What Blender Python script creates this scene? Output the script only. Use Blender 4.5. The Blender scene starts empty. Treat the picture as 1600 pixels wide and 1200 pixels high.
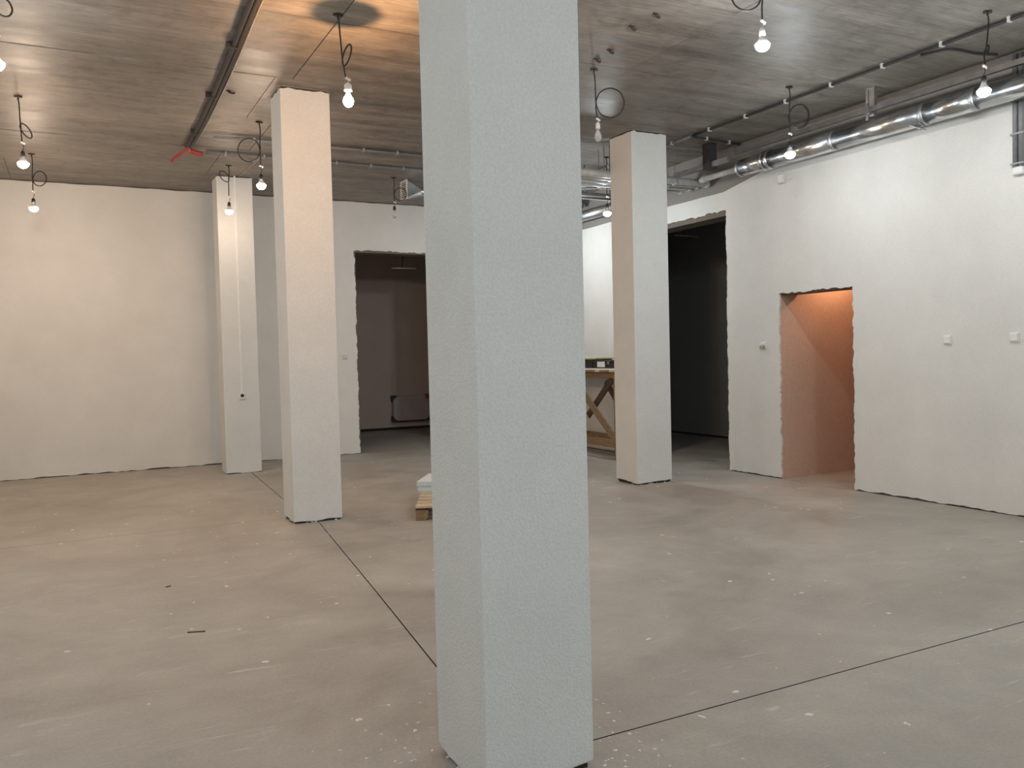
import bpy, bmesh, math, random
from mathutils import Vector, Matrix
from mathutils.geometry import tessellate_polygon
random.seed(7)
C = bpy.context.scene.collection
SC = bpy.context.scene

# ------------------------------------------------------------------ camera, world, exposure
cam_d = bpy.data.cameras.new('camera'); cam = bpy.data.objects.new('camera', cam_d); C.objects.link(cam)
F_PX, PITCH, ROLL, YAW = 1323.4, math.radians(1.961), math.radians(-1.385), math.radians(27.542)
fw = Vector((math.sin(YAW)*math.cos(PITCH), math.cos(YAW)*math.cos(PITCH), -math.sin(PITCH)))
rt = Vector((math.cos(YAW), -math.sin(YAW), 0)); up = rt.cross(fw)
r2 = rt*math.cos(ROLL) + up*math.sin(ROLL); u2 = -rt*math.sin(ROLL) + up*math.cos(ROLL)
cam.matrix_world = Matrix(((r2.x, u2.x, -fw.x, 0), (r2.y, u2.y, -fw.y, 0), (r2.z, u2.z, -fw.z, 1.55), (0, 0, 0, 1)))
cam_d.sensor_fit = 'HORIZONTAL'; cam_d.sensor_width = 36; cam_d.lens = 36*F_PX/1600
cam_d.clip_start = .05; cam_d.clip_end = 100
SC.camera = cam
w = bpy.data.worlds.new('world'); SC.world = w; w.use_nodes = True
w.node_tree.nodes['Background'].inputs[0].default_value = (.01, .012, .015, 1)
w.node_tree.nodes['Background'].inputs[1].default_value = .3
vs = SC.view_settings
vs.view_transform = 'Standard'; vs.look = 'None'; vs.gamma = 1; vs.use_curve_mapping = False
vs.exposure = 0.32
# light output of the hanging bulbs (emission of the glass) and their colours
COOL = (.86, .94, .98); WARM = (1.0, .76, .57); ORANGE = (1.0, .52, .22)
P_COOL, P_DIM, P_WARM, P_ORANGE = 740, 410, 560, 30000

H, YB, XR = 4.103, 13.416, 7.464      # ceiling height, back wall, right wall

# ------------------------------------------------------------------ materials
def new_mat(name):
    m = bpy.data.materials.new(name); m.use_nodes = True
    nt = m.node_tree; b = nt.nodes['Principled BSDF']
    return m, nt, b
def coords(nt, scale=(1, 1, 1), kind='Object'):
    tc = nt.nodes.new('ShaderNodeTexCoord'); mp = nt.nodes.new('ShaderNodeMapping')
    mp.inputs['Scale'].default_value = scale
    nt.links.new(tc.outputs[kind], mp.inputs[0]); return mp.outputs[0]
def noise(nt, vec, scale, detail=4, rough=.55, dist=0):
    n = nt.nodes.new('ShaderNodeTexNoise'); n.inputs['Scale'].default_value = scale
    n.inputs['Detail'].default_value = detail; n.inputs['Roughness'].default_value = rough
    n.inputs['Distortion'].default_value = dist
    nt.links.new(vec, n.inputs['Vector']); return n.outputs[0]
def ramp(nt, fac, stops):
    r = nt.nodes.new('ShaderNodeValToRGB'); e = r.color_ramp.elements
    while len(e) < len(stops): e.new(.5)
    for el, (p, c) in zip(e, stops):
        el.position = p; el.color = (c if len(c) == 4 else (*c, 1))
    nt.links.new(fac, r.inputs[0]); return r.outputs[0]
def mix(nt, a, b, fac, mode='MIX'):
    n = nt.nodes.new('ShaderNodeMix'); n.data_type = 'RGBA'; n.blend_type = mode
    if isinstance(fac, (int, float)): n.inputs[0].default_value = fac
    else: nt.links.new(fac, n.inputs[0])
    for s, v in ((6, a), (7, b)):
        if isinstance(v, tuple): n.inputs[s].default_value = (*v[:3], 1)
        else: nt.links.new(v, n.inputs[s])
    return n.outputs[2]
def bump(nt, b, h, strength, dist):
    n = nt.nodes.new('ShaderNodeBump'); n.inputs['Strength'].default_value = strength
    n.inputs['Distance'].default_value = dist
    nt.links.new(h, n.inputs['Height']); nt.links.new(n.outputs[0], b.inputs['Normal'])
def plain(name, col, rough=.6, metal=0, var=.12, scale=20):
    m, nt, b = new_mat(name); v = coords(nt)
    n = noise(nt, v, scale, 3)
    c = ramp(nt, n, [(.3, tuple(x*(1-var) for x in col)), (.7, tuple(min(1, x*(1+var)) for x in col))])
    nt.links.new(c, b.inputs['Base Color']); b.inputs['Roughness'].default_value = rough
    b.inputs['Metallic'].default_value = metal
    return m
def plaster(name, col, fine=170, strength=.55, dist=.0035):
    m, nt, b = new_mat(name); v = coords(nt)
    n = noise(nt, v, 2.2, 5, .6)
    c = ramp(nt, n, [(.3, tuple(x*.95 for x in col)), (.7, tuple(min(1, x*1.03) for x in col))])
    n2 = noise(nt, v, fine, 3, .6)
    c2 = mix(nt, c, ramp(nt, n2, [(.35, (.86, .86, .86)), (.6, (1, 1, 1))]), .6, 'MULTIPLY')
    nt.links.new(c2, b.inputs['Base Color']); b.inputs['Roughness'].default_value = .85
    bump(nt, b, n2, strength, dist)
    return m
def concrete_ceiling():
    m, nt, b = new_mat('formed_concrete')
    v = coords(nt, (1, 1, 1)); vs_ = coords(nt, (.35, 5, 1)); vf = coords(nt, (1.5, 30, 1))
    a = noise(nt, v, .9, 6, .6, .6); s = noise(nt, vs_, 1.3, 5, .6, .2); f = noise(nt, vf, 2.2, 3, .6)
    c = ramp(nt, a, [(.3, (.205, .185, .165)), (.55, (.265, .24, .215)), (.75, (.33, .305, .275))])
    c = mix(nt, c, ramp(nt, s, [(.3, (.56, .55, .53)), (.5, (1, 1, 1)), (.72, (1.4, 1.39, 1.36))]), .9, 'MULTIPLY')
    c = mix(nt, c, ramp(nt, f, [(.35, (.6, .6, .6)), (.6, (1.06, 1.06, 1.06))]), .8, 'MULTIPLY')
    q = noise(nt, v, 5.5, 7, .7, .5)
    c = mix(nt, c, ramp(nt, q, [(.36, (.72, .71, .69)), (.52, (1, 1, 1))]), .8, 'MULTIPLY')
    p = noise(nt, coords(nt, (1, 2.2, 1)), 3.4, 8, .75, 1.2)
    c = mix(nt, c, (.42, .40, .37), ramp(nt, p, [(.62, (0, 0, 0)), (.72, (.7, .7, .7))]))
    oi = nt.nodes.new('ShaderNodeObjectInfo')
    c = mix(nt, c, ramp(nt, oi.outputs['Random'], [(0, (.9, .9, .9)), (1, (1.06, 1.05, 1.04))]), 1, 'MULTIPLY')
    nt.links.new(c, b.inputs['Base Color'])
    r = ramp(nt, s, [(.3, (.42, .42, .42)), (.7, (.6, .6, .6))]); nt.links.new(r, b.inputs['Roughness'])
    bump(nt, b, s, .25, .01)
    return m
def concrete_floor():
    m, nt, b = new_mat('cement_screed')
    v = coords(nt)
    a = noise(nt, v, .55, 7, .62, .8); a2 = noise(nt, v, 2.6, 6, .65, .4); f = noise(nt, v, 60, 3, .6)
    c = ramp(nt, a, [(.28, (.325, .288, .245)), (.5, (.40, .362, .312)), (.72, (.47, .432, .38))])
    c = mix(nt, c, ramp(nt, a2, [(.3, (.84, .84, .84)), (.5, (1, 1, 1)), (.72, (1.14, 1.14, 1.13))]), .9, 'MULTIPLY')
    c = mix(nt, c, ramp(nt, f, [(.35, (.86, .86, .86)), (.6, (1, 1, 1))]), .7, 'MULTIPLY')
    # trowel scratches and pale dust smears
    vsx = coords(nt, (1.3, 9, 1)); sm = noise(nt, vsx, 2.0, 6, .7, 1.0)
    c = mix(nt, c, (.62, .59, .54), ramp(nt, sm, [(.60, (0, 0, 0)), (.72, (.55, .55, .55))]))
    vs2 = coords(nt, (7, 1.2, 1)); dk = noise(nt, vs2, 2.3, 5, .7, 1.6)
    c = mix(nt, c, (.17, .15, .13), ramp(nt, dk, [(.66, (0, 0, 0)), (.76, (.4, .4, .4))]))
    nt.links.new(c, b.inputs['Base Color'])
    r = ramp(nt, a2, [(.3, (.5, .5, .5)), (.7, (.68, .68, .68))]); nt.links.new(r, b.inputs['Roughness'])
    bump(nt, b, f, .12, .002)
    return m
def wood(name, col, dark=.6):
    m, nt, b = new_mat(name); v = coords(nt, (14, 14, 14)); n = noise(nt, v, 1.2, 5, .6, 1.5)
    v2 = coords(nt, (3, 3, 60)); n2 = noise(nt, v2, 1, 3)
    c = ramp(nt, n, [(.3, tuple(x*dark for x in col)), (.65, col)])
    c = mix(nt, c, ramp(nt, n2, [(.4, (.75, .72, .7)), (.6, (1, 1, 1))]), .6, 'MULTIPLY')
    nt.links.new(c, b.inputs['Base Color']); b.inputs['Roughness'].default_value = .75
    return m
def glow(name, col, strength):
    m, nt, b = new_mat(name)
    b.inputs['Base Color'].default_value = (.9, .9, .9, 1)
    b.inputs['Emission Color'].default_value = (*col, 1); b.inputs['Emission Strength'].default_value = strength
    return m
def lit_glass(name, col, strength):
    m, nt, b = new_mat(name); nt.nodes.remove(b)
    t = nt.nodes.new('ShaderNodeBsdfTransparent'); e = nt.nodes.new('ShaderNodeEmission'); a = nt.nodes.new('ShaderNodeAddShader')
    e.inputs[0].default_value = (*col, 1); e.inputs[1].default_value = strength
    nt.links.new(t.outputs[0], a.inputs[0]); nt.links.new(e.outputs[0], a.inputs[1])
    nt.links.new(a.outputs[0], nt.nodes['Material Output'].inputs[0]); return m
def glass(name):
    m, nt, b = new_mat(name)
    b.inputs['Base Color'].default_value = (.93, .95, .95, 1); b.inputs['Roughness'].default_value = .12
    b.inputs['Transmission Weight'].default_value = .72; b.inputs['IOR'].default_value = 1.25
    return m

M = dict(
    plaster=plaster('white_plaster', (.76, .75, .72), 120, .3),
    column=plaster('roughcast_plaster', (.75, .755, .735), 95, .95, .0045),
    pink=plaster('pinkish_gypsum', (.62, .43, .33), 30, .3),
    raw=plaster('raw_concrete', (.27, .255, .235), 40, .6),
    smear=plaster('thin_plaster_smear', (.36, .34, .31), 25, .4),
    brown=plaster('broken_masonry', (.19, .16, .13), 45, 1.0, .02),
    darkroom=plaster('unlit_room_concrete', (.36, .36, .35), 30, .4),
    darkwarm=plaster('unlit_room_brown_render', (.60, .49, .44), 30, .4),
    ceiling=concrete_ceiling(), floor=concrete_floor(),
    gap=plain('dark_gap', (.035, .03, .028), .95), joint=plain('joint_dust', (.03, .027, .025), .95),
    cable=plain('black_cable', (.025, .023, .022), .5), conduit=plain('grey_pvc', (.20, .20, .205), .45),
    conduit_dark=plain('dark_grey_conduit', (.035, .034, .033), .8), conduit_pale=plain('pale_grey_conduit', (.34, .33, .32), .5),
    clip=plain('pale_clip', (.6, .6, .6), .5), white=plain('white_plastic', (.8, .8, .78), .4, 0, .04),
    galv=plain('galvanised_steel', (.62, .64, .66), .22, 1, .15, 6), galv_dull=plain('dull_zinc', (.5, .51, .52), .45, 1, .15, 9),
    zinc_dark=plain('weathered_zinc', (.30, .31, .32), .4, 1, .15, 9), pvcpipe=plain('pale_pvc_pipe', (.52, .52, .50), .35), red=plain('red_corrugated_pipe', (.36, .045, .04), .5),
    pine=wood('new_pine', (.70, .56, .38), .75), oldwood=wood('weathered_timber', (.33, .22, .12)), darkwood=wood('dark_timber', (.13, .075, .045)),  # darkwood is a darker timber tone; on pallet stringers it stands for gap shade
    foam=plain('pale_blue_foam', (.56, .68, .70), .8, 0, .05), foamtop=plain('pale_foam_top', (.75, .76, .75), .6, 0, .04),
    black=plain('black_plastic', (.022, .022, .024), .5), paper=plain('white_paper', (.8, .79, .75), .7, 0, .05),
    yellow=plain('yellow_green_sheet', (.55, .53, .22), .6), film=plain('film_wrapped_panel', (.50, .45, .45), .35, 0, .08, 6),
    card=plain('dark_cardboard', (.06, .045, .04), .8), splash=plain('white_paint_drop', (.72, .71, .68), .7),
    rust=plain('rusty_iron', (.05, .03, .025), .8), crumb=plain('plaster_crumb', (.66, .64, .6), .9),
    bulb_glass=glass('clear_bulb_glass'),
    cool=glow('cool_white_glow', COOL, P_COOL), dim=glow('cool_white_glow_small', COOL, P_DIM), warm=glow('warm_white_glow', WARM, P_WARM), ember_white=glow('faint_warm_glow', WARM, 170), ember=glow('side_room_filament', (1, .56, .30), 3000), orange=glow('orange_filament_glow', ORANGE, P_ORANGE), amber=lit_glass('lit_amber_glass', (1, .82, .62), 25),
)

# ------------------------------------------------------------------ mesh helpers
def obj(name, bm, mat, parent=None, smooth=False, bevel=0, recalc=True):
    if recalc: bmesh.ops.recalc_face_normals(bm, faces=bm.faces[:])
    me = bpy.data.meshes.new(name); bm.to_mesh(me); bm.free()
    me.materials.append(M[mat] if isinstance(mat, str) else mat)
    o = bpy.data.objects.new(name, me); C.objects.link(o)
    if parent is not None: o.parent = parent
    if smooth:
        for f in me.polygons: f.use_smooth = True
    if bevel:
        b = o.modifiers.new('bevel', 'BEVEL'); b.width = bevel; b.segments = 2; b.limit_method = 'ANGLE'
    return o
def tag(o, label=None, cat=None, group=None, kind=None):
    if label: o['label'] = label
    if cat: o['category'] = cat
    if group: o['group'] = group
    if kind: o['kind'] = kind
    return o
def thing(name, loc, label, cat, group=None, rz=0):
    o = bpy.data.objects.new(name, None); C.objects.link(o); o.empty_display_size = .1
    o.location = loc; o.rotation_euler = (0, 0, rz); return tag(o, label, cat, group)
def struct(name, loc=(0, 0, 0), label=None):
    o = bpy.data.objects.new(name, None); C.objects.link(o); o.location = loc
    o['kind'] = 'structure'; return o
def box(bm, x0, x1, y0, y1, z0, z1, mtx=None):
    vs_ = [bm.verts.new((x, y, z)) for x in (x0, x1) for y in (y0, y1) for z in (z0, z1)]
    if mtx is not None:
        for v in vs_: v.co = mtx @ v.co
    for f in ((0, 1, 3, 2), (4, 6, 7, 5), (0, 4, 5, 1), (2, 3, 7, 6), (0, 2, 6, 4), (1, 5, 7, 3)):
        bm.faces.new([vs_[i] for i in f])
def boxo(name, d, mat, parent=None, bevel=0):
    bm = bmesh.new(); box(bm, *d); return obj(name, bm, mat, parent, bevel=bevel)
def beam(bm, a, b, wdt, thk, side=Vector((1, 0, 0))):
    a, b = Vector(a), Vector(b); d = (b-a).normalized(); s = (side - d*side.dot(d)).normalized(); t = d.cross(s)
    vs_ = [bm.verts.new(p + s*i*thk/2 + t*j*wdt/2) for p in (a, b) for i in (-1, 1) for j in (-1, 1)]
    for f in ((0, 1, 3, 2), (4, 6, 7, 5), (0, 4, 5, 1), (2, 3, 7, 6), (0, 2, 6, 4), (1, 5, 7, 3)):
        bm.faces.new([vs_[i] for i in f])
def smooth_path(pts, n=6):
    P = [Vector(p) for p in pts]; P = [2*P[0]-P[1]] + P + [2*P[-1]-P[-2]]; out = []
    for i in range(1, len(P)-2):
        for k in range(n):
            t = k/n; a, b, c, d = P[i-1:i+3]
            out.append(.5*((2*b) + (c-a)*t + (2*a-5*b+4*c-d)*t*t + (3*b-a-3*c+d)*t**3))
    out.append(P[-2]); return out
def tube(bm, pts, r, n=8, caps=True):
    pts = [Vector(p) for p in pts]; rings = []; prev = None
    for i, p in enumerate(pts):
        d = (pts[min(i+1, len(pts)-1)] - pts[max(i-1, 0)]).normalized()
        ref = prev if prev is not None else (Vector((0, 0, 1)) if abs(d.z) < .9 else Vector((1, 0, 0)))
        s = (ref - d*ref.dot(d)).normalized(); prev = s; t = d.cross(s)
        rr = r[i] if isinstance(r, (list, tuple)) else r
        rings.append([bm.verts.new(p + (s*math.cos(k*2*math.pi/n) + t*math.sin(k*2*math.pi/n))*rr) for k in range(n)])
    for a, b in zip(rings, rings[1:]):
        for k in range(n): bm.faces.new((a[k], a[(k+1) % n], b[(k+1) % n], b[k]))
    if caps: bm.faces.new(rings[0]); bm.faces.new(rings[-1])
def tubeo(name, pts, r, mat, parent=None, n=8, curve=True, k=6):
    bm = bmesh.new(); tube(bm, smooth_path(pts, k) if curve else pts, r, n); return obj(name, bm, mat, parent, smooth=True)
def lathe(bm, prof, n=16):
    rings = []
    for r, z in prof:
        if r < 1e-5: rings.append([bm.verts.new((0, 0, z))])
        else: rings.append([bm.verts.new((r*math.cos(k*2*math.pi/n), r*math.sin(k*2*math.pi/n), z)) for k in range(n)])
    for a, b in zip(rings, rings[1:]):
        for k in range(n):
            q = [a[k % len(a)], a[(k+1) % len(a)], b[(k+1) % len(b)], b[k % len(b)]]
            q = list(dict.fromkeys(q))
            if len(q) > 2: bm.faces.new(q)
def latheo(name, prof, mat, parent=None, n=16):
    bm = bmesh.new(); lathe(bm, prof, n); return obj(name, bm, mat, parent, smooth=True)
def jag(a, b, step, amp, rnd):
    """points from a to b (2D), shaken across the line; the end point is left out"""
    a, b = Vector(a), Vector(b); L = (b-a).length; n = max(1, int(L/step)); d = (b-a)/L; t = Vector((-d.y, d.x))
    out = [a]; off = 0
    for i in range(1, n):
        off = .55*off + rnd.uniform(-amp, amp)
        out.append(a + d*(L*i/n + rnd.uniform(-.25, .25)*step) + t*off)
    return out
def slab_poly(pts2, plane, near, far):
    """extrude a 2D outline: plane 'xz' at y near..far, 'yz' at x near..far"""
    bm = bmesh.new()
    mk = (lambda p, d: (p[0], d, p[1])) if plane == 'xz' else (lambda p, d: (d, p[0], p[1]))
    A = [bm.verts.new(mk(p, near)) for p in pts2]; B = [bm.verts.new(mk(p, far)) for p in pts2]
    n = len(A)
    for i, j, k in tessellate_polygon([[Vector((p[0], p[1], 0)) for p in pts2]]):
        bm.faces.new((A[i], A[j], A[k])); bm.faces.new((B[k], B[j], B[i]))
    for i in range(n): bm.faces.new((A[i], B[i], B[(i+1) % n], A[(i+1) % n]))
    return bm

# ------------------------------------------------------------------ structure: floor
rnd = random.Random(3)
X0, Y0 = -5.5, -6.0                   # left wall and wall behind the camera
floor = struct('floor')
boxo('floor_base', (X0-.3, 10.6, Y0-.3, 17.9, -.15, -.04), 'joint', floor)
def floor_slab(poly, z=0.0):
    bm = bmesh.new(); A = [bm.verts.new((x, y, z)) for x, y in poly]; B = [bm.verts.new((x, y, -.0399)) for x, y in poly]
    n = len(A); bm.faces.new(A); bm.faces.new(B[::-1])
    for i in range(n): bm.faces.new((A[i], B[i], B[(i+1) % n], A[(i+1) % n]))
    o = obj('slab', bm, 'floor', floor); o.data.materials.append(M['joint'])
    for f in o.data.polygons: f.material_index = 0 if f.normal.z > .5 else 1
    return o
g = .004
J = [(1.45, Y0), (1.45, 2.83), (1.58, 3.97), (1.746, 5.34), (2.046, 7.92), (2.06, 8.417), (2.067, 9.66), (2.19, 12.0), (2.25, YB)]
lo = [p for p in J if p[1] <= 2.83]; mid = [p for p in J if 2.83 <= p[1] <= 8.417]; hi = [p for p in J if p[1] >= 8.417]
L_ = lambda ps: [(x-g, y) for x, y in ps]; R_ = lambda ps: [(x+g, y) for x, y in ps]
def trim(ps, a, b): q = list(ps); q[0] = (q[0][0], a); q[-1] = (q[-1][0], b); return q
floor_slab([(X0, Y0)] + trim(L_(lo), Y0, 2.83-g) + [(X0, 2.83-g)])
floor_slab([(X0, 2.83+g)] + trim(L_(mid), 2.83+g, 8.417-g/2) + [(X0, 8.417-g/2)])
floor_slab([(X0, 8.417+g/2)] + trim(L_(hi), 8.417+g/2, YB) + [(X0, YB)])
floor_slab([(XR, 2.83-g), (XR, Y0)][::-1] + trim(R_(lo), Y0, 2.83-g)[::-1])
floor_slab([(XR, 2.83+g), (XR, YB)] + trim(R_(mid+hi[1:]), 2.83+g, YB)[::-1])
floor_slab([(4.1, YB+.006), (6.35, YB+.006), (6.35, YB+.3), (4.1, YB+.3)])
floor_slab([(2, YB+.31), (9.2, YB+.31), (9.2, 17.4), (2, 17.4)], -.004)
floor_slab([(XR+.004, 6.3), (XR+.33, 6.3), (XR+.33, 7.5), (XR+.004, 7.5)])
floor_slab([(XR+.004, 8.25), (XR+.32, 8.25), (XR+.32, 10.2), (XR+.004, 10.2)])
floor_slab([(XR+.33, 4.9), (10, 4.9), (10, 7.45), (XR+.33, 7.45)], -.003)
floor_slab([(XR+.33, 7.75), (10.25, 7.75), (10.25, 13.35), (XR+.33, 13.35)], -.005)

# ------------------------------------------------------------------ structure: ceiling of formwork panels
ceiling = struct('ceiling')
boxo('ceiling_slab', (X0-.3, 10.6, Y0-.3, 17.9, H+.012, H+.25), 'raw', ceiling)
rows = [Y0-.29, -4.97, -3.55, -2.13, -.71, .71, 2.13, 3.55, 4.97, 6.36, 7.80, 9.22, 10.64, 12.06, YB+.05]
for i in range(len(rows)-1):
    y0, y1 = rows[i], rows[i+1]
    s0 = 4.585 if y1 <= 7.81 else (4.43 if i % 2 == 0 else 4.72)
    xs = sorted({X0-.2, XR+.02} | {s0 + k*2.69 + (rnd.uniform(-.06, .06) if k not in (0, -1) else 0) for k in range(-4, 2) if X0+.2 < s0+k*2.69 < XR-.3})
    for x0, x1 in zip(xs, xs[1:]):
        dz = rnd.uniform(-.0025, .0025); gp = .0035
        o = boxo('panel', (x0+gp, x1-gp, y0+gp, y1-gp, H+dz, H+.0119), 'ceiling', ceiling)

# ------------------------------------------------------------------ structure: walls
# back wall: plaster sheet with a jagged notch round the opening, masonry core behind it
OX0, OX1, OZ = 4.165, 6.3, 3.31
wb = struct('wall_back')
out = []
out += jag((X0, .012), (OX0, .012), .06, .009, rnd) + jag((OX0, .006), (OX0, OZ), .028, .010, rnd)
out += jag((OX0, OZ), (OX1, OZ), .028, .010, rnd) + jag((OX1, OZ), (OX1, .006), .028, .010, rnd)
out += jag((OX1, .012), (XR, .012), .09, .010, rnd) + jag((XR, .012), (XR, H-.012), 9, 0, rnd) + jag((XR, H-.012), (X0, H-.012), .11, .006, rnd) + [Vector((X0, H-.012))]
obj('plaster', slab_poly(out, 'xz', YB, YB+.025), 'plaster', wb)
bm = bmesh.new()
for d in ((X0, OX0+.02), (OX1-.02, XR)): box(bm, *d, YB+.022, YB+.3, -.01, H+.01)
box(bm, OX0+.021, OX1-.021, YB+.022, YB+.3, OZ-.03, H+.01)
obj('masonry_core', bm, 'brown', wb)
# right wall: doorway and tall opening, plaster stops below the ducts, bare concrete above
DY0, DY1, DZ = 6.37, 7.437, 2.2
PY0, PY1, PZ = 8.325, 10.15, 3.322
ZP, ZN = 3.557, 3.70
wr = struct('wall_right')
out = []
out += jag((Y0, .014), (DY0, .014), .05, .008, rnd) + jag((DY0, .004), (DY0, DZ), .028, .010, rnd) + jag((DY0, DZ), (DY1, DZ), .028, .010, rnd)
out += jag((DY1, DZ), (DY1, .004), .028, .010, rnd) + jag((DY1, .014), (PY0, .014), .05, .006, rnd)
out += jag((PY0, .004), (PY0, PZ), .028, .010, rnd) + jag((PY0, PZ), (PY1, PZ), .028, .010, rnd) + jag((PY1, PZ), (PY1, .004), .028, .010, rnd)
out += jag((PY1, .014), (YB, .014), .1, .006, rnd) + jag((YB, .014), (YB, ZP), 9, 0, rnd) + jag((YB, ZP), (8.36, ZP), .2, .004, rnd) + jag((8.36, ZP), (7.6, ZN), .2, .004, rnd) + jag((7.6, ZN), (Y0, ZN), .2, .004, rnd) + [Vector((Y0, ZN))]
obj('plaster', slab_poly(out, 'yz', XR, XR+.025), 'plaster', wr)
bm = bmesh.new()
for a, b in ((Y0, DY0-.02), (DY1+.02, PY0-.02), (PY1+.02, YB)): box(bm, XR+.022, XR+.32, a, b, -.01, ZP)
box(bm, XR+.022, XR+.32, DY0-.019, DY1+.019, DZ-.012, ZP); box(bm, XR+.022, XR+.32, PY0-.019, PY1+.019, PZ-.062, ZP)
obj('masonry_core', bm, 'brown', wr)
boxo('concrete_beam', (XR+.012, XR+.32, Y0, YB+.02, ZP+.001, H+.01), 'raw', wr)
# walls out of the picture
o = boxo('wall_left', (X0-.25, X0, Y0-.25, YB+.3, -.01, H+.01), 'plaster'); o['kind'] = 'structure'
o = boxo('wall_front', (X0, XR+.32, Y0-.25, Y0, -.01, H+.01), 'plaster'); o['kind'] = 'structure'
# small side room behind the doorway
sr = struct('wall_side_room')
boxo('left_wall', (XR+.30, 9.9, DY1+.012, DY1+.2, -.01, 2.75), 'pink', sr)
boxo('end_wall', (9.9, 10.05, 4.9, DY1+.2, -.01, 2.75), 'pink', sr)
boxo('right_wall', (XR+.32, 9.9, 4.8, 4.95, -.01, 2.75), 'pink', sr)
boxo('room_ceiling', (XR+.32, 10.05, 4.8, DY1+.2, 2.75, 2.85), 'pink', sr)
boxo('jamb_render', (XR+.026, XR+.30, DY1+.004, DY1+.021, 0, DZ-.013), 'pink', sr)
# unlit room behind the tall opening
dr = struct('wall_dark_room')
boxo('far_wall', (10.17, 10.4, 7.65, 13.4, .03, H+.01), 'darkroom', dr)
boxo('near_wall', (XR+.32, 10.17, 7.65, 7.80, -.01, H+.01), 'darkroom', dr)
boxo('end_wall', (XR+.32, 10.17, 13.3, 13.4, -.01, H+.01), 'darkroom', dr)
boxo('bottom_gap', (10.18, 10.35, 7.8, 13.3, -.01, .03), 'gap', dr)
# unlit room behind the opening in the back wall
br = struct('wall_back_room')
boxo('far_wall', (2, 9.3, 17.4, 17.6, .05, H+.01), 'darkwarm', br)
boxo('left_wall', (1.9, 2, YB+.3, 17.6, -.01, H+.01), 'darkwarm', br)
boxo('right_wall', (9.2, 9.3, YB+.3, 17.4, -.01, H+.01), 'darkwarm', br)
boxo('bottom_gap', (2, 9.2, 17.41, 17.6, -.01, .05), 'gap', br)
boxo('downstand_beam', (2, 9.2, 17.0, 17.399, 3.72, H+.01), 'darkwarm', br)

# ------------------------------------------------------------------ columns
def column(x, y, a, b, label, crumbs):
    t = thing('column', (x+a/2, y+b/2, 0), label, 'column', 'plastered square columns')
    ins = .018
    bm = bmesh.new(); box(bm, -a/2+ins, a/2-ins, -b/2+ins, b/2-ins, 0, H); obj('core', bm, 'gap', t)
    bm = bmesh.new(); ring = []; r_ = random.Random(int(x*100+y*10))
    cor = [(-a/2, -b/2), (a/2, -b/2), (a/2, b/2), (-a/2, b/2)]; zs = [None, .1, .9, 2, 3, H-.02]
    pts = []
    for i in range(4):
        p, q = Vector(cor[i]), Vector(cor[(i+1) % 4])
        for k in range(12): pts.append((p.lerp(q, k/12), k == 0))
    cur = .022 if crumbs > 5 else .010; rings = []
    for z in zs:
        rg = []
        for p, c in pts:
            zz = z
            if z is None: cur = max(.010 if crumbs > 5 else .003, min(.036 if crumbs > 5 else .016, cur + r_.uniform(-.010, .010))); zz = cur
            elif z > H-.1: zz = z + r_.uniform(-.005, .005)
            rg.append(bm.verts.new((p.x, p.y, zz)))
        rings.append(rg)
    n = len(pts)
    for A, B in zip(rings, rings[1:]):
        for k in range(n): bm.faces.new((A[k], A[(k+1) % n], B[(k+1) % n], B[k]))
    bm.faces.new(rings[-1]); bm.faces.new(rings[0])
    obj('plaster', bm, 'column', t, bevel=.006)
    bm = bmesh.new(); P = []
    for k in range(28):
        a_ = k*2*math.pi/28; d_ = max(abs(math.cos(a_))/(a/2), abs(math.sin(a_))/(b/2)); rr_ = 1/d_ + r_.uniform(.004, .055)
        P.append((rr_*math.cos(a_), rr_*math.sin(a_)))
    A = [bm.verts.new((x_, y_, H-.0026)) for x_, y_ in P]; B = [bm.verts.new((x_*.97, y_*.97, H-.0050)) for x_, y_ in P]
    bm.faces.new(A); bm.faces.new(B)
    for k in range(28): bm.faces.new((A[k], A[(k+1) % 28], B[(k+1) % 28], B[k]))
    obj('plaster_smear', bm, 'smear', t)
    for i in range(crumbs):
        side = r_.choice((0, 1)); u = r_.uniform(-.48, .48); s = r_.uniform(.006, .014)
        px, py = (u*a, -b/2+.004-r_.uniform(0, .012)) if side else (-a/2+.004-r_.uniform(0, .012), u*b)
        bm = bmesh.new(); bmesh.ops.create_icosphere(bm, subdivisions=1, radius=s, matrix=Matrix.Translation((px, py, s*.55)))
        for v in bm.verts: v.co += Vector((r_.uniform(-.3, .3), r_.uniform(-.3, .3), r_.uniform(-.2, .2)))*s; v.co.z = max(.0005, v.co.z*.75)
        obj('crumb', bm, 'crumb', t)
    return t
column(1.237, 2.637, .446, .440, 'wide roughcast plaster column standing on the junction of two floor joints', 16)
column(1.824, 8.015, .467, .413, 'smooth white column with black gap at foot, floor joint runs from its base', 9)
column(5.798, 8.021, .502, .434, 'white column standing in front of the tall dark opening and wooden trestle', 9)
c4 = column(1.862, 12.127, .476, .382, 'slim white column close to back wall with socket and cable strip', 4)
# surface trunking and socket on the slim column
t = thing('surface_socket', (2.10, 12.127, 1.03), 'small white surface socket under a cable strip on the slim column', 'socket')
boxo('trunking', (-.010, .012, -.012, 0, .09, H-1.03-.004), 'white', t)
boxo('back_box', (-.036, .036, -.035, 0, 0, .085), 'white', t, .006)
latheo('socket_face', [(0, 0), (.018, 0), (.024, .006), (.024, .008)], 'conduit_dark', t).matrix_local = Matrix.Translation((0, -.0365, .05)) @ Matrix.Rotation(math.pi/2, 4, 'X')

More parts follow.
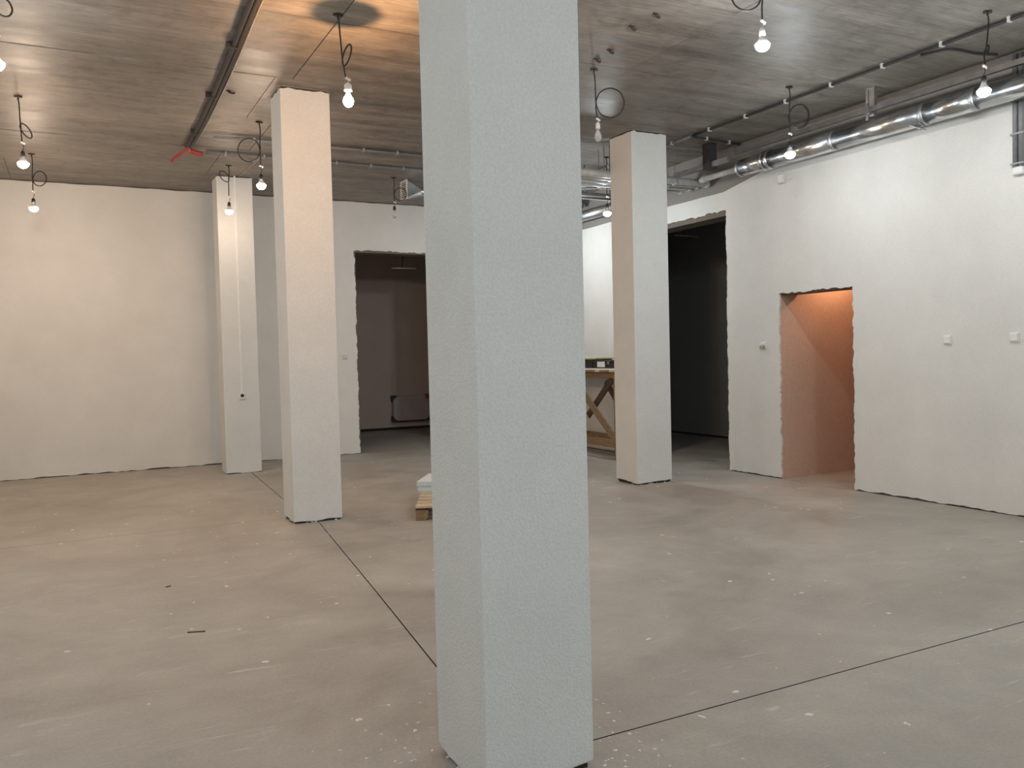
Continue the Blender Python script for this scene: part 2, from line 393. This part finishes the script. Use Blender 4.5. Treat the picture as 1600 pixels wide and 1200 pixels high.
# ------------------------------------------------------------------ hanging bulbs
LED_CAP = [(0, .034), (.014, .034), (.0145, .01), (.02, 0), (.031, -.018), (.041, -.036), (.044, -.042)]
def led_dome(R): return [(.043, -.041)] + [(R*math.cos(t), -.048 - R*.95*math.sin(t)) for t in [i*math.pi/2/6 for i in range(6)]] + [(0, -.048 - R*.95)]
def pear(R): return [(.013, .006), (.014, -.008), (.022, -.026), (R*.86, -.044), (R, -.064), (R*.93, -.082), (R*.62, -.100), (R*.3, -.107), (0, -.109)]
def pendant(x, y, zb, label, kind, loop, seed, holder='black', tip=(0, 0)):
    """x, y on the ceiling; zb = height of the bulb's middle; loop = coil spec (centre offset, radius, tilt)"""
    r_ = random.Random(seed)
    t = thing('hanging_bulb', (x, y, H), label, 'light bulb', 'bare bulbs hung from the ceiling')
    drop = H - zb - .055                                     # top of the lamp holder
    bm = bmesh.new(); box(bm, -.035, .035, -.012, .012, -.014, -.001); box(bm, -.012, .012, -.03, .03, -.012, -.001); tube(bm, [(0, 0, -.012), (0, 0, -.035)], .008)
    obj('ceiling_hook', bm, 'cable', t)
    dx, dy = tip; zl, rad, ang = loop[:3]; asp = loop[3] if len(loop) > 3 else 1.05; tilt = loop[4] if len(loop) > 4 else 0; turns = loop[5] if len(loop) > 5 else 1
    s = Vector((math.cos(ang), math.sin(ang), 0))
    zh = -drop + .03
    path = [(0, 0, -.02), (.006, -.004, -.09 if zl < -.15 else -.05), Vector((dx*.4, dy*.4, zl+rad*.6)), Vector((dx*.5, dy*.5, zl)) - s*0]
    c = Vector((dx*.5, dy*.5, zl)) + s*rad; nn = Vector((-s.y, s.x, 0))
    for k in range(1, 8*turns+1):
        a = math.pi + k*2*math.pi/8; f = 1 - .05*k/8 + (.12 if k > 8 else 0)
        u, v = rad*(math.cos(a)+1)*f, rad*asp*math.sin(a)*f
        path.append(Vector((dx*.5, dy*.5, zl)) + s*(u*math.cos(tilt)-v*math.sin(tilt)) + Vector((0, 0, u*math.sin(tilt)+v*math.cos(tilt))) + nn*.012*k/8)
    path.append(Vector((dx*.7, dy*.7, zl-rad*.8)))
    end = Vector((dx*.9, dy*.9, min(zl-rad*1.1, -drop*.78)))
    path.append(end)
    tubeo('cable', path, .0062, 'cable', t, 7)
    w1 = tubeo('bulb_wire', [end+Vector((0, 0, .02)), end+Vector((.012, 0, (zh-end.z)*.4)), (dx, dy, zh+.02), (dx, dy, zh-.01)], .0032, 'clip' if holder == 'white' else 'cable', t, 6)
    bm = bmesh.new(); box(bm, -.012, .03, -.007, .007, -.008, .008, Matrix.Translation(end) @ Matrix.Rotation(.4, 4, 'Y')); obj('terminal_block', bm, 'white', t, bevel=.002)
    hb = latheo('lamp_holder', [(0, .045), (.010, .045), (.019, .030), (.0205, 0), (.0205, -.012), (.016, -.014)], 'white' if holder == 'white' else 'black', t)
    hb.location = (dx, dy, -drop)
    if kind == 'orange': hb.scale = (1.45, 1.45, 1)
    z = -drop - .022
    if kind in ('cool', 'warm', 'dim', 'ember_white'):
        R = .050
        cp = latheo('bulb_base', [(r, zz) for r, zz in LED_CAP], 'white', t); cp.location = (dx, dy, z)
        gb = latheo('bulb', led_dome(R), kind, t, 18); gb.location = (dx, dy, z)
    elif kind == 'orange':
        gb = latheo('bulb', pear(.040), 'amber', t, 18); gb.location = (dx, dy, z)
        latheo('filament', [(0, -.050), (.005, -.053), (.007, -.058), (.005, -.063), (0, -.066)], 'orange', gb, 10)
    else:
        gb = latheo('bulb', pear(.034), 'bulb_glass', t, 18); gb.location = (dx, dy, z)
        fl = tubeo('filament', [(-.01, 0, -.05), (-.006, .004, -.058), (0, -.003, -.055), (.006, .004, -.058), (.01, 0, -.05), (.003, 0, -.02), (-.003, 0, -.02), (-.01, 0, -.05)], .0016, 'galv_dull', gb, 5)
        sc = latheo('screw_cap', [(0, .034), (.0135, .034), (.0135, .0)], 'galv_dull', gb)
    return t
pendant(-.336, 9.29, 3.486, 'lit warm bulb on looped cable, high above the left end of back wall', 'warm', (-.26, .085, -.5, .4, -.95), 1, tip=(.02, -.02))
pendant(-.31, 11.72, 3.47, 'lit warm bulb with wide cable ring, hanging close in front of plain back wall', 'warm', (-.30, .085, -.5), 2)
pendant(1.858, 6.206, 3.494, 'glowing orange pear bulb with a round shadow on the ceiling above it', 'orange', (-.38, .085, -.5, .32, 1.25), 3, 'white', tip=(.05, -.03))
pendant(1.89, 9.31, 3.446, 'lit warm bulb under a big cable ring beside the smooth column top', 'warm', (-.30, .12, 2.68), 4)
pendant(1.927, 11.508, 3.525, 'lit warm bulb hanging against the slim column near back wall', 'ember_white', (-.21, .085, 2.68, .55, .9), 5, tip=(-.01, 0))
pendant(4.163, 11.453, 3.599, 'unlit clear bulb hanging beside the square duct grille', 'off', (-.24, .09, -.5), 6)
pendant(4.282, 6.469, 3.532, 'unlit clear bulb in white holder under a large cable ring', 'off', (-.30, .13, -.5), 7, 'white', tip=(.03, 0))
pendant(4.283, 4.386, 3.646, 'bright cool bulb hanging alone under the bare middle of ceiling', 'cool', (-.13, .11, 2.7), 8, 'white')
pendant(6.351, 4.13, 3.505, 'bright cool bulb in front of the silver duct near vertical wall conduits', 'dim', (-.34, .07, .3, .25, .8), 9, tip=(-.05, 0))
pendant(6.323, 6.127, 3.465, 'bright cool bulb with tangled cable rings in front of the duct coupling', 'dim', (-.27, .095, -.5, 1.2, -.2, 2), 10)
pendant(6.303, 9.278, 3.39, 'bright cool bulb among pipes beside the column near the trestle', 'dim', (-.3, .06, -.5), 11)
pendant(-.345, 6.40, 3.52, 'bright cool bulb hanging over the open floor far from any column', 'cool', (-.22, .06, .5), 12)
# unseen bulbs added to light near column and floor; last completes the lamp grid
for i, (x, y, k, lab) in enumerate((
        (4.25, .6, 'cool', 'added unseen cool bulb over the floor in front of the roughcast column'),
        (1.9, -.4, 'dim', 'added unseen cool bulb straight in front of the roughcast column'),
        (1.9, -2.6, 'cool', 'added unseen cool bulb second in front of the roughcast column'),
        (4.25, -2.6, 'cool', 'added unseen cool bulb near the wall behind the photographer'),
        (-.34, -1.2, 'cool', 'added unseen cool bulb behind the photographer'),
        (6.33, -.6, 'dim', 'added unseen cool bulb near the right wall past the switches'),
        (-2.6, 9.3, 'warm', 'added unseen warm bulb further left along the back wall'),
        (-2.6, 5.6, 'dim', 'added unseen cool bulb near the left wall'),
        (-1.5, 2.2, 'cool', 'added unseen cool bulb left of the roughcast column'),
        (-2.6, .2, 'cool', 'added unseen cool bulb by the left wall near the photographer'),
        (6.33, 11.3, 'cool', 'cool bulb hanging in the far corner above the wooden trestle'))):
    pendant(x, y, 3.5, lab, k, (-.25, .06, .5), 20+i)
# bulb inside the side room
t = thing('ceiling_bulb', (8.35, 7.08, 2.75), 'glowing orange bulb fixed to the side room ceiling behind the doorway', 'light bulb')
latheo('rose', [(0, 0), (.04, 0), (.04, -.012), (.02, -.03), (.02, -.07)], 'white', t)
gb = latheo('bulb', [(r, z-.075) for r, z in pear(.035)], 'amber', t, 16)
latheo('filament', [(0, -.121), (.008, -.125), (.011, -.133), (.008, -.141), (0, -.145)], 'ember', gb, 10)

# ------------------------------------------------------------------ ceiling conduits
def run(name, pts, r, mat, label, cat, clips=0, clipmat='clip', twin=0, group='conduits clipped to the ceiling'):
    p0 = Vector(pts[0]); t = thing(name, p0, label, cat, group)
    loc = [Vector(p)-p0 for p in pts]
    d = (loc[-1]-loc[0]).normalized(); s = d.cross(Vector((0, 0, 1)))
    for k in range(2 if twin else 1):
        off = s*(twin*(k-.5)) if twin else Vector()
        tubeo('tube', [q+off for q in loc], r, mat, t, 8, curve=len(pts) > 2)
    L = (loc[-1]-loc[0]).length; zc = H - p0.z
    for k in range(clips):
        c = loc[0] + (loc[-1]-loc[0])*((k+.5)/clips)
        bm = bmesh.new(); m = Matrix.Translation(c) @ Matrix.Rotation(math.atan2(d.y, d.x), 4, 'Z')
        e = r*1.35 + (twin/2 if twin else 0)
        box(bm, -.012, .012, -e, e, -r*1.25, zc-.004, m); obj('clip', bm, clipmat, t)
    return t
zc = H-.027
run('cable_conduit', [(1.12, 2.2, zc), (1.20, 4.6, zc), (1.245, 6.21, zc), (1.295, 7.62, zc), (1.333, 9.36, zc), (1.331, 10.57, zc)], .02, 'conduit_dark', 'dark twin cable conduit running along the ceiling to the red pipe end', 'conduit', 6, 'conduit_dark', .036)
run('cable_conduit', [(1.55, 10.79, zc), (5.2, 10.79, zc)], .013, 'conduit', 'grey conduit pair on ceiling starting at the red pipe end', 'conduit', 8, 'conduit_pale', .035)
run('cable_conduit', [(1.75, 10.01, zc), (5.2, 10.01, zc)], .013, 'conduit', 'grey conduit pair on ceiling starting in a turned-back cable loop', 'conduit', 8, 'conduit_pale', .03)
t = bpy.data.objects['cable_conduit']
tubeo('pale_cable', [(.06+x-1.12, y-2.2, .016) for x, y in ((1.12, 2.2), (1.20, 4.6), (1.245, 6.21), (1.295, 7.62), (1.333, 9.36), (1.331, 10.5))], .006, 'conduit_pale', t, 6)
t = bpy.data.objects['cable_conduit.002']
tubeo('turned_loop', [(.0, .016, 0), (-.10, .05, 0), (-.2, .035, -.004), (-.215, 0, -.006), (-.18, -.035, -.004), (-.1, -.04, 0), (0, -.016, 0)], .009, 'conduit', t)
run('cable_conduit', [(6.62, 1.5, zc), (6.60, 7.9, zc)], .016, 'conduit_dark', 'long dark conduit with pale clips along the ceiling near right wall', 'conduit', 11)
run('cable_conduit', [(6.60, 7.95, zc), (6.60, 10.0, zc)], .014, 'conduit', 'grey conduit carrying on behind the column by the tall opening', 'conduit', 3)
run('cable_conduit', [(6.66, 7.94, zc), (7.42, 8.01, zc)], .014, 'conduit_dark', 'short dark conduit branch crossing the ceiling towards right wall', 'conduit', 2)
run('cable_conduit', [(6.68, 4.95, zc), (6.78, 4.75, zc), (7.1, 4.72, zc), (7.3, 4.66, zc)], .012, 'conduit_dark', 'dark bent cable on the ceiling above the vertical wall conduits', 'conduit', 0)
run('cable_conduit', [(2.22, 10.85, H-.010), (2.16, 12.10, H-.010)], .008, 'conduit_pale', 'thin pale cable on ceiling running to the slim column', 'conduit', 2, 'conduit_pale')
# red pipe end
t = thing('red_conduit_end', (1.34, 10.68, zc), 'red corrugated pipe ends sticking out at the end of dark ceiling conduit', 'pipe')
tubeo('pipe', [(-.02, -.06, .0), (.02, .04, -.01), (.10, .06, -.03), (.16, .04, -.04)], .03, 'red', t)
tubeo('pipe', [(0, -.03, 0), (-.06, .1, -.03), (-.12, .18, -.07), (-.17, .22, -.12)], .018, 'red', t)
# small iron anchors left in the ceiling
for i, (x, y, lab) in enumerate(((4.02, 5.22, 'rusty anchor stub in ceiling furthest from the unlit bulb in white holder'), (4.0, 5.50, 'rusty ceiling anchor stub second furthest from the unlit bulb in white holder'), (4.13, 6.0, 'rusty ceiling anchor stub second closest to the unlit bulb in white holder'), (4.15, 6.23, 'rusty ceiling anchor stub right by the hook of the unlit bulb in white holder'), (1.42, 8.35, 'lone rusty anchor stub in ceiling beside dark conduit'))):
    bm = bmesh.new(); tube(bm, smooth_path([(0, 0, H), (.005, 0, H-.015), (.04, .015, H-.02), (.06, .03, H-.01)], 3), .010, 6); box(bm, -.02, .02, -.012, .012, H-.006, H+.001)
    for v in bm.verts: v.co.z -= H
    o = obj('ceiling_anchor', bm, 'rust'); o.location = (x, y, H); tag(o, lab, 'anchor', 'anchors left in the ceiling')

# ------------------------------------------------------------------ ducts and pipes along the right wall
t = thing('ventilation_duct', (7.15, 1.0, 3.70), 'long silver round ventilation duct running along the right wall', 'duct')
def yseg(name, y0, y1, r, mat, parent, x=0, z=0, n=24):
    return tubeo(name, [(x, y0, z), (x, y1, z)], r, mat, parent, n, curve=False)
ys = [0, 1.25, 2.5, 3.75, 4.25, 5.3, 6.3]
for a, b in zip(ys, ys[1:]): yseg('duct_section', a+.002, b-.002, .10, 'galv', t)
for y in ys[1:-1]: yseg('seam_band', y-.022, y+.022, .1045, 'galv_dull', t)
yseg('duct_section', 6.302, 6.68, .098, 'galv', t)
for y in (6.30, 6.22): yseg('coupling', y-.02, y+.02, .112, 'galv', t)
yseg('end_cap', 6.675, 6.70, .104, 'galv_dull', t)
bm = bmesh.new(); box(bm, -.05, .05, -.06, .06, -.004, .004, Matrix.Translation((-.02, 4.32, -.112)) @ Matrix.Rotation(.5, 4, 'X')); obj('tape_flap', bm, 'galv_dull', t)
for y in (1.6, 4.9):
    bm = bmesh.new(); box(bm, -.006, .006, y-.015, y+.015, .09, H-3.70-.004); obj('hanger_strap', bm, 'galv_dull', t)
t = thing('drain_pipe', (7.22, 7.75, 3.72), 'narrow grey pipe beyond the end of the silver duct', 'pipe')
yseg('tube', 0, .72, .035, 'pvcpipe', t, n=16); yseg('socket_collar', .66, .75, .044, 'pvcpipe', t, n=16)
t = thing('strut_channel', (7.1, 1.0, 3.885), 'thin galvanised strut channel hung above the silver duct', 'metal channel')
bm = bmesh.new(); box(bm, -.02, -.016, 0, 6.75, -.024, .024); box(bm, -.016, .022, 0, 6.75, .020, .024); box(bm, -.016, .022, 0, 6.75, -.024, -.020)
obj('rail', bm, 'zinc_dark', t)
for y in (1.2, 4.83):
    bm = bmesh.new(); box(bm, .025, .065, y-.03, y+.03, -.06, H-3.885-.004); box(bm, -.03, .03, y-.02, y+.02, -.05, -.036); box(bm, .0, .12, y-.05, y+.05, H-3.885-.008, H-3.885-.001)
    obj('bracket', bm, 'galv_dull', t)
    bm = bmesh.new(); box(bm, -.035, -.022, y-.014, y+.014, -.04, .06); obj('bolt_plate', bm, 'galv', t)
t = thing('strut_channel', (7.1, 7.85, 3.835), 'pale strut channel below a dark bracket above the tall opening', 'metal channel')
bm = bmesh.new(); box(bm, -.022, .022, 0, 1.05, -.03, .03); obj('rail', bm, 'galv_dull', t)
bm = bmesh.new(); box(bm, -.045, .075, .30, .42, -.05, H-3.835-.004); obj('bracket', bm, 'conduit_dark', t)
# four pale pipes crossing to the right wall
for i, (y, z, r, x1, lab) in enumerate(((8.62, 3.71, .045, XR-.02, 'thickest pale pipe of four parallel pipes ending in an elbow'), (8.76, 3.695, .027, XR-.06, 'thin pale pipe next to the thickest of four parallel pipes'), (8.88, 3.68, .027, XR-.1, 'thin pale pipe between two thin pipes over the tall opening'), (9.0, 3.665, .027, XR-.14, 'thin pale pipe furthest from the thick elbow pipe over the tall opening'))):
    t = thing('drain_pipe', (4.6, y, z), lab, 'pipe', 'pipes crossing to the right wall')
    tubeo('tube', [(0, 0, 0), (x1-4.6, 0, 0)], r, 'pvcpipe', t, 16, curve=False)
    tubeo('elbow', [(x1-4.6-.03, 0, 0), (x1-4.6+r*.2, 0, .0), (x1-4.6+.012-r*.1, 0, .02), (x1-4.6, 0, .09)] if 0 else [(x1-4.6-.06, 0, 0), (x1-4.6-.01, 0, 0)], r*1.22, 'pvcpipe', t, 16, curve=False)
    for k in (1.4, 2.3):
        bm = bmesh.new(); box(bm, k-.012, k+.012, -r*1.15, r*1.15, -r*1.15, r*1.15); box(bm, k-.004, k+.004, -.004, .004, r, H-z-.001); obj('pipe_clamp', bm, 'galv_dull', t)
# silver flexible hoses and dark pipes beside the far bulb
t = thing('flexible_duct', (4.4, 9.6, 3.80), 'shiny silver flexible duct crossing under the ceiling behind the unlit bulb', 'duct')
rr = []; pp = []
for k in range(61): pp.append((k*.045, .03*math.sin(k*.2), .015*math.sin(k*.31))); rr.append(.062 + (.005 if k % 2 else -.003))
bm = bmesh.new(); tube(bm, pp, rr, 16); obj('hose', bm, 'galv', t, smooth=True)
for k in (.5, 1.6): boxo('hanger_strap', (k-.012, k+.012, -.004, .004, .06, H-3.80-.001), 'galv_dull', t)
t = thing('flexible_duct', (4.4, 9.8, 3.69), 'thinner silver duct hanging below the shiny flexible duct', 'duct')
tubeo('hose', [(0, 0, 0), (1.2, .02, .01), (2.55, 0, 0)], .05, 'galv', t, 16)
for k in (.7, 1.9): boxo('hanger_strap', (k-.012, k+.012, -.004, .004, .049, H-3.69-.001), 'galv_dull', t)
# grille duct along the back
t = thing('grille_duct', (4.36, 11.55, 3.96), 'white square grille on the end of a round silver duct under ceiling', 'duct')
bm = bmesh.new(); th = .012
for d in ((-.15, -.125, -.14, .14), (-.15, -.125, -.14, .14)): pass
bm = bmesh.new()
for a in ((-.02, 0, -.125, .125, .10, .125), (-.02, 0, -.125, .125, -.145, -.12), (-.02, 0, -.125, -.098, -.12, .10), (-.02, 0, .098, .125, -.12, .10)): box(bm, *a)
obj('grille_frame', bm, 'white', t)
for k in range(7):
    bm = bmesh.new(); box(bm, -.010, .004, -.098, .098, -.005, .005, Matrix.Translation((-.008, 0, -.095+k*.029))); obj('slat', bm, 'white', t)
bm = bmesh.new(); box(bm, .001, .01, -.11, .11, -.13, .11); obj('plenum_back', bm, 'black', t)
bm = bmesh.new()
A = [bm.verts.new((.011, y, z-.01)) for y, z in ((-.11, -.115), (.11, -.115), (.11, .115), (-.11, .115))]
ringv = [bm.verts.new((.24, .07*math.cos(a), .07*math.sin(a)-.01)) for a in [math.radians(-135+k*22.5) for k in range(16)]]
for k in range(16):
    q = [ringv[k], ringv[(k+1) % 16], A[((k+2+4*10+0)//4-10) % 4 if 0 else ((k+2)//4) % 4]]
    bm.faces.new(q)
for k in range(4): bm.faces.new((A[k], A[(k+1) % 4], ringv[(k*4+2) % 16]))
bm.faces.new(A); bm.faces.new(ringv)
obj('transition', bm, 'galv', t)
tubeo('round_duct', [(.235, 0, -.01), (3.0, 0, -.03)], .07, 'galv', t, 20, curve=False)
for k in (.7, 2.0): boxo('hanger_strap', (k-.01, k+.01, -.004, .004, .06, H-3.96-.001), 'galv_dull', t)
t = thing('ventilation_duct', (7.25, 10.2, 3.70), 'dark silver duct along right wall above the wooden trestle', 'duct')
yseg('duct_section', 0, 2.4, .075, 'galv_dull', t); yseg('seam_band', 1.2, 1.24, .08, 'galv_dull', t)
for y in (.4, 2.0): boxo('hanger_strap', (-.01, .01, y-.01, y+.01, .07, H-3.70-.001), 'galv_dull', t)

# ------------------------------------------------------------------ things on the walls
t = thing('wall_conduit', (XR, 4.56, 3.05), 'pair of grey vertical conduits with white cap on the right wall', 'conduit')
for k in (-.026, .026): tubeo('tube', [(-.03, k, .04), (-.03, k, H-3.05-.03)], .022, 'conduit', t, 12, curve=False)
for z in (.07, .33, .62): boxo('clip', (-.056, 0, -.06, .06, z-.008, z+.008), 'conduit_pale', t)
bm = bmesh.new(); box(bm, -.058, -.001, -.05, .05, -.03, .045); obj('end_cap', bm, 'white', t, bevel=.02)
t = thing('wall_box', (XR, 7.34, 3.47), 'small pale box on right wall just below the duct', 'junction box')  # plain pale box with lid; its use is not known
boxo('box_body', (-.05, -.001, -.045, .045, 0, .11), 'clip', t, .012); boxo('lid', (-.056, -.0505, -.038, .038, .01, .10), 'white', t, .004)
def switch(y, z, label, double):
    t = thing('wall_switch', (XR, y, z), label, 'switch' if not double else 'socket')
    boxo('plate', (-.012, -.0005, -.043, .043, -.043, .043), 'white', t, .004)
    if not double: boxo('rocker', (-.022, -.0125, -.032, .032, -.033, .035), 'white', t, .004)
    else:
        boxo('rocker', (-.05, -.0125, -.032, .032, -.036, .0), 'conduit_pale', t, .006); boxo('rocker', (-.025, -.0125, -.032, .032, .004, .036), 'white', t, .004)
    return t
switch(5.264, 1.594, 'white light switch on right wall, closer to the doorway of the two', False)
switch(4.614, 1.599, 'white light switch on right wall below the vertical conduits', False)
switch(7.685, 1.59, 'small wall fitting with grey lower half between doorway and tall opening', True)
t = thing('wall_switch', (3.958, YB, 1.591), 'small white switch on back wall beside the dark opening', 'switch')
boxo('plate', (-.043, .043, -.012, -.0005, -.043, .043), 'white', t, .004); boxo('rocker', (-.033, .033, -.024, -.0125, -.036, .03), 'clip', t, .004)

# ------------------------------------------------------------------ radiator in the unlit back room
t = thing('panel_radiator', (6.11, 17.39, .18), 'film wrapped panel radiator with red tag in the unlit back room', 'radiator')
boxo('panel', (.02, .84, -.13, -.05, .01, .545), 'film', t, .02)
for x in (.1, .7): boxo('wall_bracket', (x, x+.06, -.05, .009, .05, .5), 'card', t)
for (x0, x1, z0, z1, sx, sz) in ((-.012, .12, .44, .56, 1, 1), (-.012, .12, -.005, .12, 1, -1), (.74, .86, -.005, .1, -1, -1)):
    bm = bmesh.new()
    cx = x0 if sx > 0 else x1; ox = x1 if sx > 0 else x0; cz = z1 if sz > 0 else z0; oz = z0 if sz > 0 else z1
    A = [(cx, cz), (ox, cz), (cx, oz)]
    va = [bm.verts.new((x, -.137, z)) for x, z in A]; vb = [bm.verts.new((x, -.045, z)) for x, z in A]
    bm.faces.new(va); bm.faces.new(vb[::-1])
    for k in range(3): bm.faces.new((va[k], vb[k], vb[(k+1) % 3], va[(k+1) % 3]))
    obj('corner_protector', bm, 'card', t)
boxo('red_tag', (.76, .86, -.137, -.045, .47, .56), 'red', t)
boxo('bottom_strip', (.1, .72, -.137, -.045, -.012, .009), 'card', t)
# hanging wires in the unlit rooms
for loc, zl, lab in (((5.45, 14.6, H), .92, 'short pale conduit hanging on a wire inside the back opening'), ((8.6, 10.5, H), .75, 'short grey conduit hanging on a wire inside the tall dark opening')):
    t = thing('hanging_conduit', loc, lab, 'conduit')
    tubeo('wire', [(0, 0, -.001), (.02, 0, -zl*.5), (-.03, 0, -zl)], .008, 'cable', t)
    tubeo('tube', [(-.22, .0, -zl-.012), (.25, .03, -zl-.004)], .012, 'conduit_pale', t, 8, curve=False)

# ------------------------------------------------------------------ pallet and foam sheets
PX, PY = 2.855, 7.515; PW, PL = .80, 1.40; PR = math.radians(-25)
t = thing('pallet', (PX, PY, 0), 'pale pine pallet standing behind the roughcast column', 'pallet', rz=PR)
for i in range(8):
    y = i*.182; boxo('deck_board', (0, PW, y, y+.126, .118, .140), 'pine', t, .002)
for x in (0, PW/2-.05, PW-.1): boxo('stringer_board', (x, x+.1, .01, PL-.01, .098, .1175), 'darkwood', t, .002)  # dark colour paints the shade seen between the deck boards
for x in (0, PW/2-.06, PW-.12):
    for y in (0, PL/2-.07, PL-.14): boxo('block', (x, x+.12, y, y+.14, .0215, .0975), 'oldwood', t, .002)
for x in (0, PW/2-.05, PW-.1): boxo('bottom_board', (x, x+.1, 0, PL, .001, .021), 'oldwood', t, .002)
for i, lab in enumerate(('lower pale blue foam slab lying on the pallet', 'upper pale blue foam slab with a paler top on the pallet')):
    bm = bmesh.new(); box(bm, 0, .64, 0, .60, 0, .052); o = obj('foam_slab', bm, 'foam', bevel=.004)
    o.location = (3.185 - i*.008, 8.30 + i*.006, .1405 + i*.0545); o.rotation_euler = (0, 0, math.radians(-32 - i*1.5)); tag(o, lab, 'foam slab', 'foam slabs on the pallet')
    if i == 1: boxo('pale_top', (.004, .636, .004, .596, .0521, .0545), 'foamtop', o)  # upper slab gets a paler top sheet

# ------------------------------------------------------------------ wooden trestle with boards and cases
TX0, TX1, TY0, TY1, TZ = 6.90, 7.40, 10.02, 11.80, 1.27
t = thing('wooden_trestle', (TX0, TY0, 0), 'tall timber trestle with crossed braces standing against the right wall', 'trestle')
Wd, Ln = TX1-TX0, TY1-TY0
for x in (.03, Wd-.03):
    for y in (.04, Ln-.04):
        bm = bmesh.new(); beam(bm, (x, y, 0), (x, y, TZ-.09), .07, .05); obj('leg', bm, 'oldwood', t)
for x in (.03, Wd-.03):
    bm = bmesh.new(); beam(bm, (x, 0, TZ-.045), (x, Ln, TZ-.045), .09, .05); obj('top_rail', bm, 'oldwood', t)
    xx = x - .055 if x < .1 else x + .02
    bm = bmesh.new(); beam(bm, (xx, 0, .24), (xx, Ln, .24), .11, .028); obj('lower_rail', bm, 'oldwood', t)
for xx, m_ in ((-.012, 'oldwood'),):
    bm = bmesh.new(); beam(bm, (xx, .0, .28), (xx, 1.05, 1.10), .11, .025); obj('brace', bm, m_, t)
bm = bmesh.new(); beam(bm, (.064, .18, 1.18), (.064, .85, .60), .10, .025); obj('brace', bm, 'darkwood', t)
bm = bmesh.new(); beam(bm, (Wd-.07, .10, .3), (Wd-.07, .9, 1.1), .09, .025); obj('brace', bm, 'darkwood', t)
bm = bmesh.new(); beam(bm, (.06, .06, .45), (Wd-.06, .06, .45), .09, .025, Vector((0, 1, 0))); obj('end_rail', bm, 'darkwood', t)
for i in range(14):
    y = -.03 + i*.125; boxo('top_plank', (-.06, Wd+.02, y, y+.118, TZ+.0005, TZ+.028), 'oldwood' if i % 3 else 'pine', t, .002)
zt = TZ+.0285
o = boxo('plaster_board', (0, .50, 0, 1.45, 0, .022), 'paper', bevel=.003); o.location = (TX0-.02, TY0+.02, zt); tag(o, 'white board lying on top of the wooden trestle', 'board')
t = thing('tool_case', (TX0+.02, TY0+.1, zt+.0225), 'black case with white label lying on the trestle boards', 'case')
boxo('body', (0, .38, 0, .52, 0, .085), 'black', t, .01); boxo('lid', (-.004, .384, -.004, .524, .0855, .12), 'black', t, .01)
boxo('paper_label', (-.0065, -.0045, .20, .40, .02, .10), 'paper', t); boxo('latch', (-.016, -.0045, .08, .12, .06, .105), 'galv_dull', t)
t = thing('tool_case', (TX0+.03, TY0+.66, zt+.0225), 'plain black case behind the labelled one on the trestle', 'case')
boxo('body', (0, .36, 0, .6, 0, .10), 'black', t, .01); boxo('lid', (-.003, .363, -.003, .603, .1005, .135), 'card', t, .01)
o = boxo('sheet_bundle', (0, .34, 0, .62, 0, .02), 'yellow', bevel=.002); o.location = (TX0+.03, TY0+.55, zt+.0225+.136); o.rotation_euler = (0, 0, .05); tag(o, 'yellow green sheet lying on the cases on the trestle', 'sheet')
o = boxo('sheet_bundle', (0, .28, 0, .5, 0, .012), 'paper', bevel=.002); o.location = (TX0+.05, TY0+.60, zt+.0225+.157); o.rotation_euler = (0, 0, -.04); tag(o, 'white sheet topmost of the stack on the trestle', 'sheet')

# ------------------------------------------------------------------ white drops and flakes on the floor
bm = bmesh.new(); rf = random.Random(11)
def splat(x, y, s):
    n = rf.randint(6, 9); a0 = rf.uniform(0, 6); e = rf.uniform(.35, .9); ph = rf.uniform(0, 3.14)
    P = []
    for k in range(n):
        a = a0 + k*2*math.pi/n; r = s*rf.uniform(.6, 1.2); u, v = r*math.cos(a), r*e*math.sin(a)
        P.append((x+u*math.cos(ph)-v*math.sin(ph), y+u*math.sin(ph)+v*math.cos(ph)))
    A = [bm.verts.new((*p, .0002)) for p in P]; B = [bm.verts.new((x+(p[0]-x)*.8, y+(p[1]-y)*.8, .0014)) for p in P]
    bm.faces.new(B)
    for k in range(n): bm.faces.new((A[k], A[(k+1) % n], B[(k+1) % n], B[k]))
for k in range(190):      # dense round the roughcast column
    a = rf.uniform(0, 6.283); d = .32 + abs(rf.gauss(0, .22)); splat(1.46+d*math.cos(a), 2.86+d*math.sin(a), rf.uniform(.003, .011))
for k in range(420):
    x, y = rf.uniform(-2, 7.2), rf.uniform(1.5, 13)
    if not (2.7 < x < 4.4 and 7.0 < y < 9.0): splat(x, y, rf.choice((.004, .006, .008, .011, .015, .022)))
for k in range(60): splat(min(2.6, rf.gauss(1.8, .5)), rf.gauss(7.7, .5), rf.uniform(.003, .014))
tag(obj('paint_drops', bm, 'splash'), 'white plaster drops scattered over the grey floor', 'paint drops', kind='stuff')
# two dark slivers lying on the floor
for x, y, a, s, lab in ((.59, 5.13, -.35, .10, 'dark thin splinter lying on the open floor'), (.55, 6.285, .4, .04, 'tiny dark chip lying on the floor')):
    bm = bmesh.new(); beam(bm, (-s/2, 0, .0035), (s/2, 0, .0035), .007, .006, Vector((0, 0, 1)))
    o = obj('splinter', bm, 'darkwood', bevel=.002); o.location = (x, y, 0); o.rotation_euler = (0, 0, a); tag(o, lab, 'splinter')
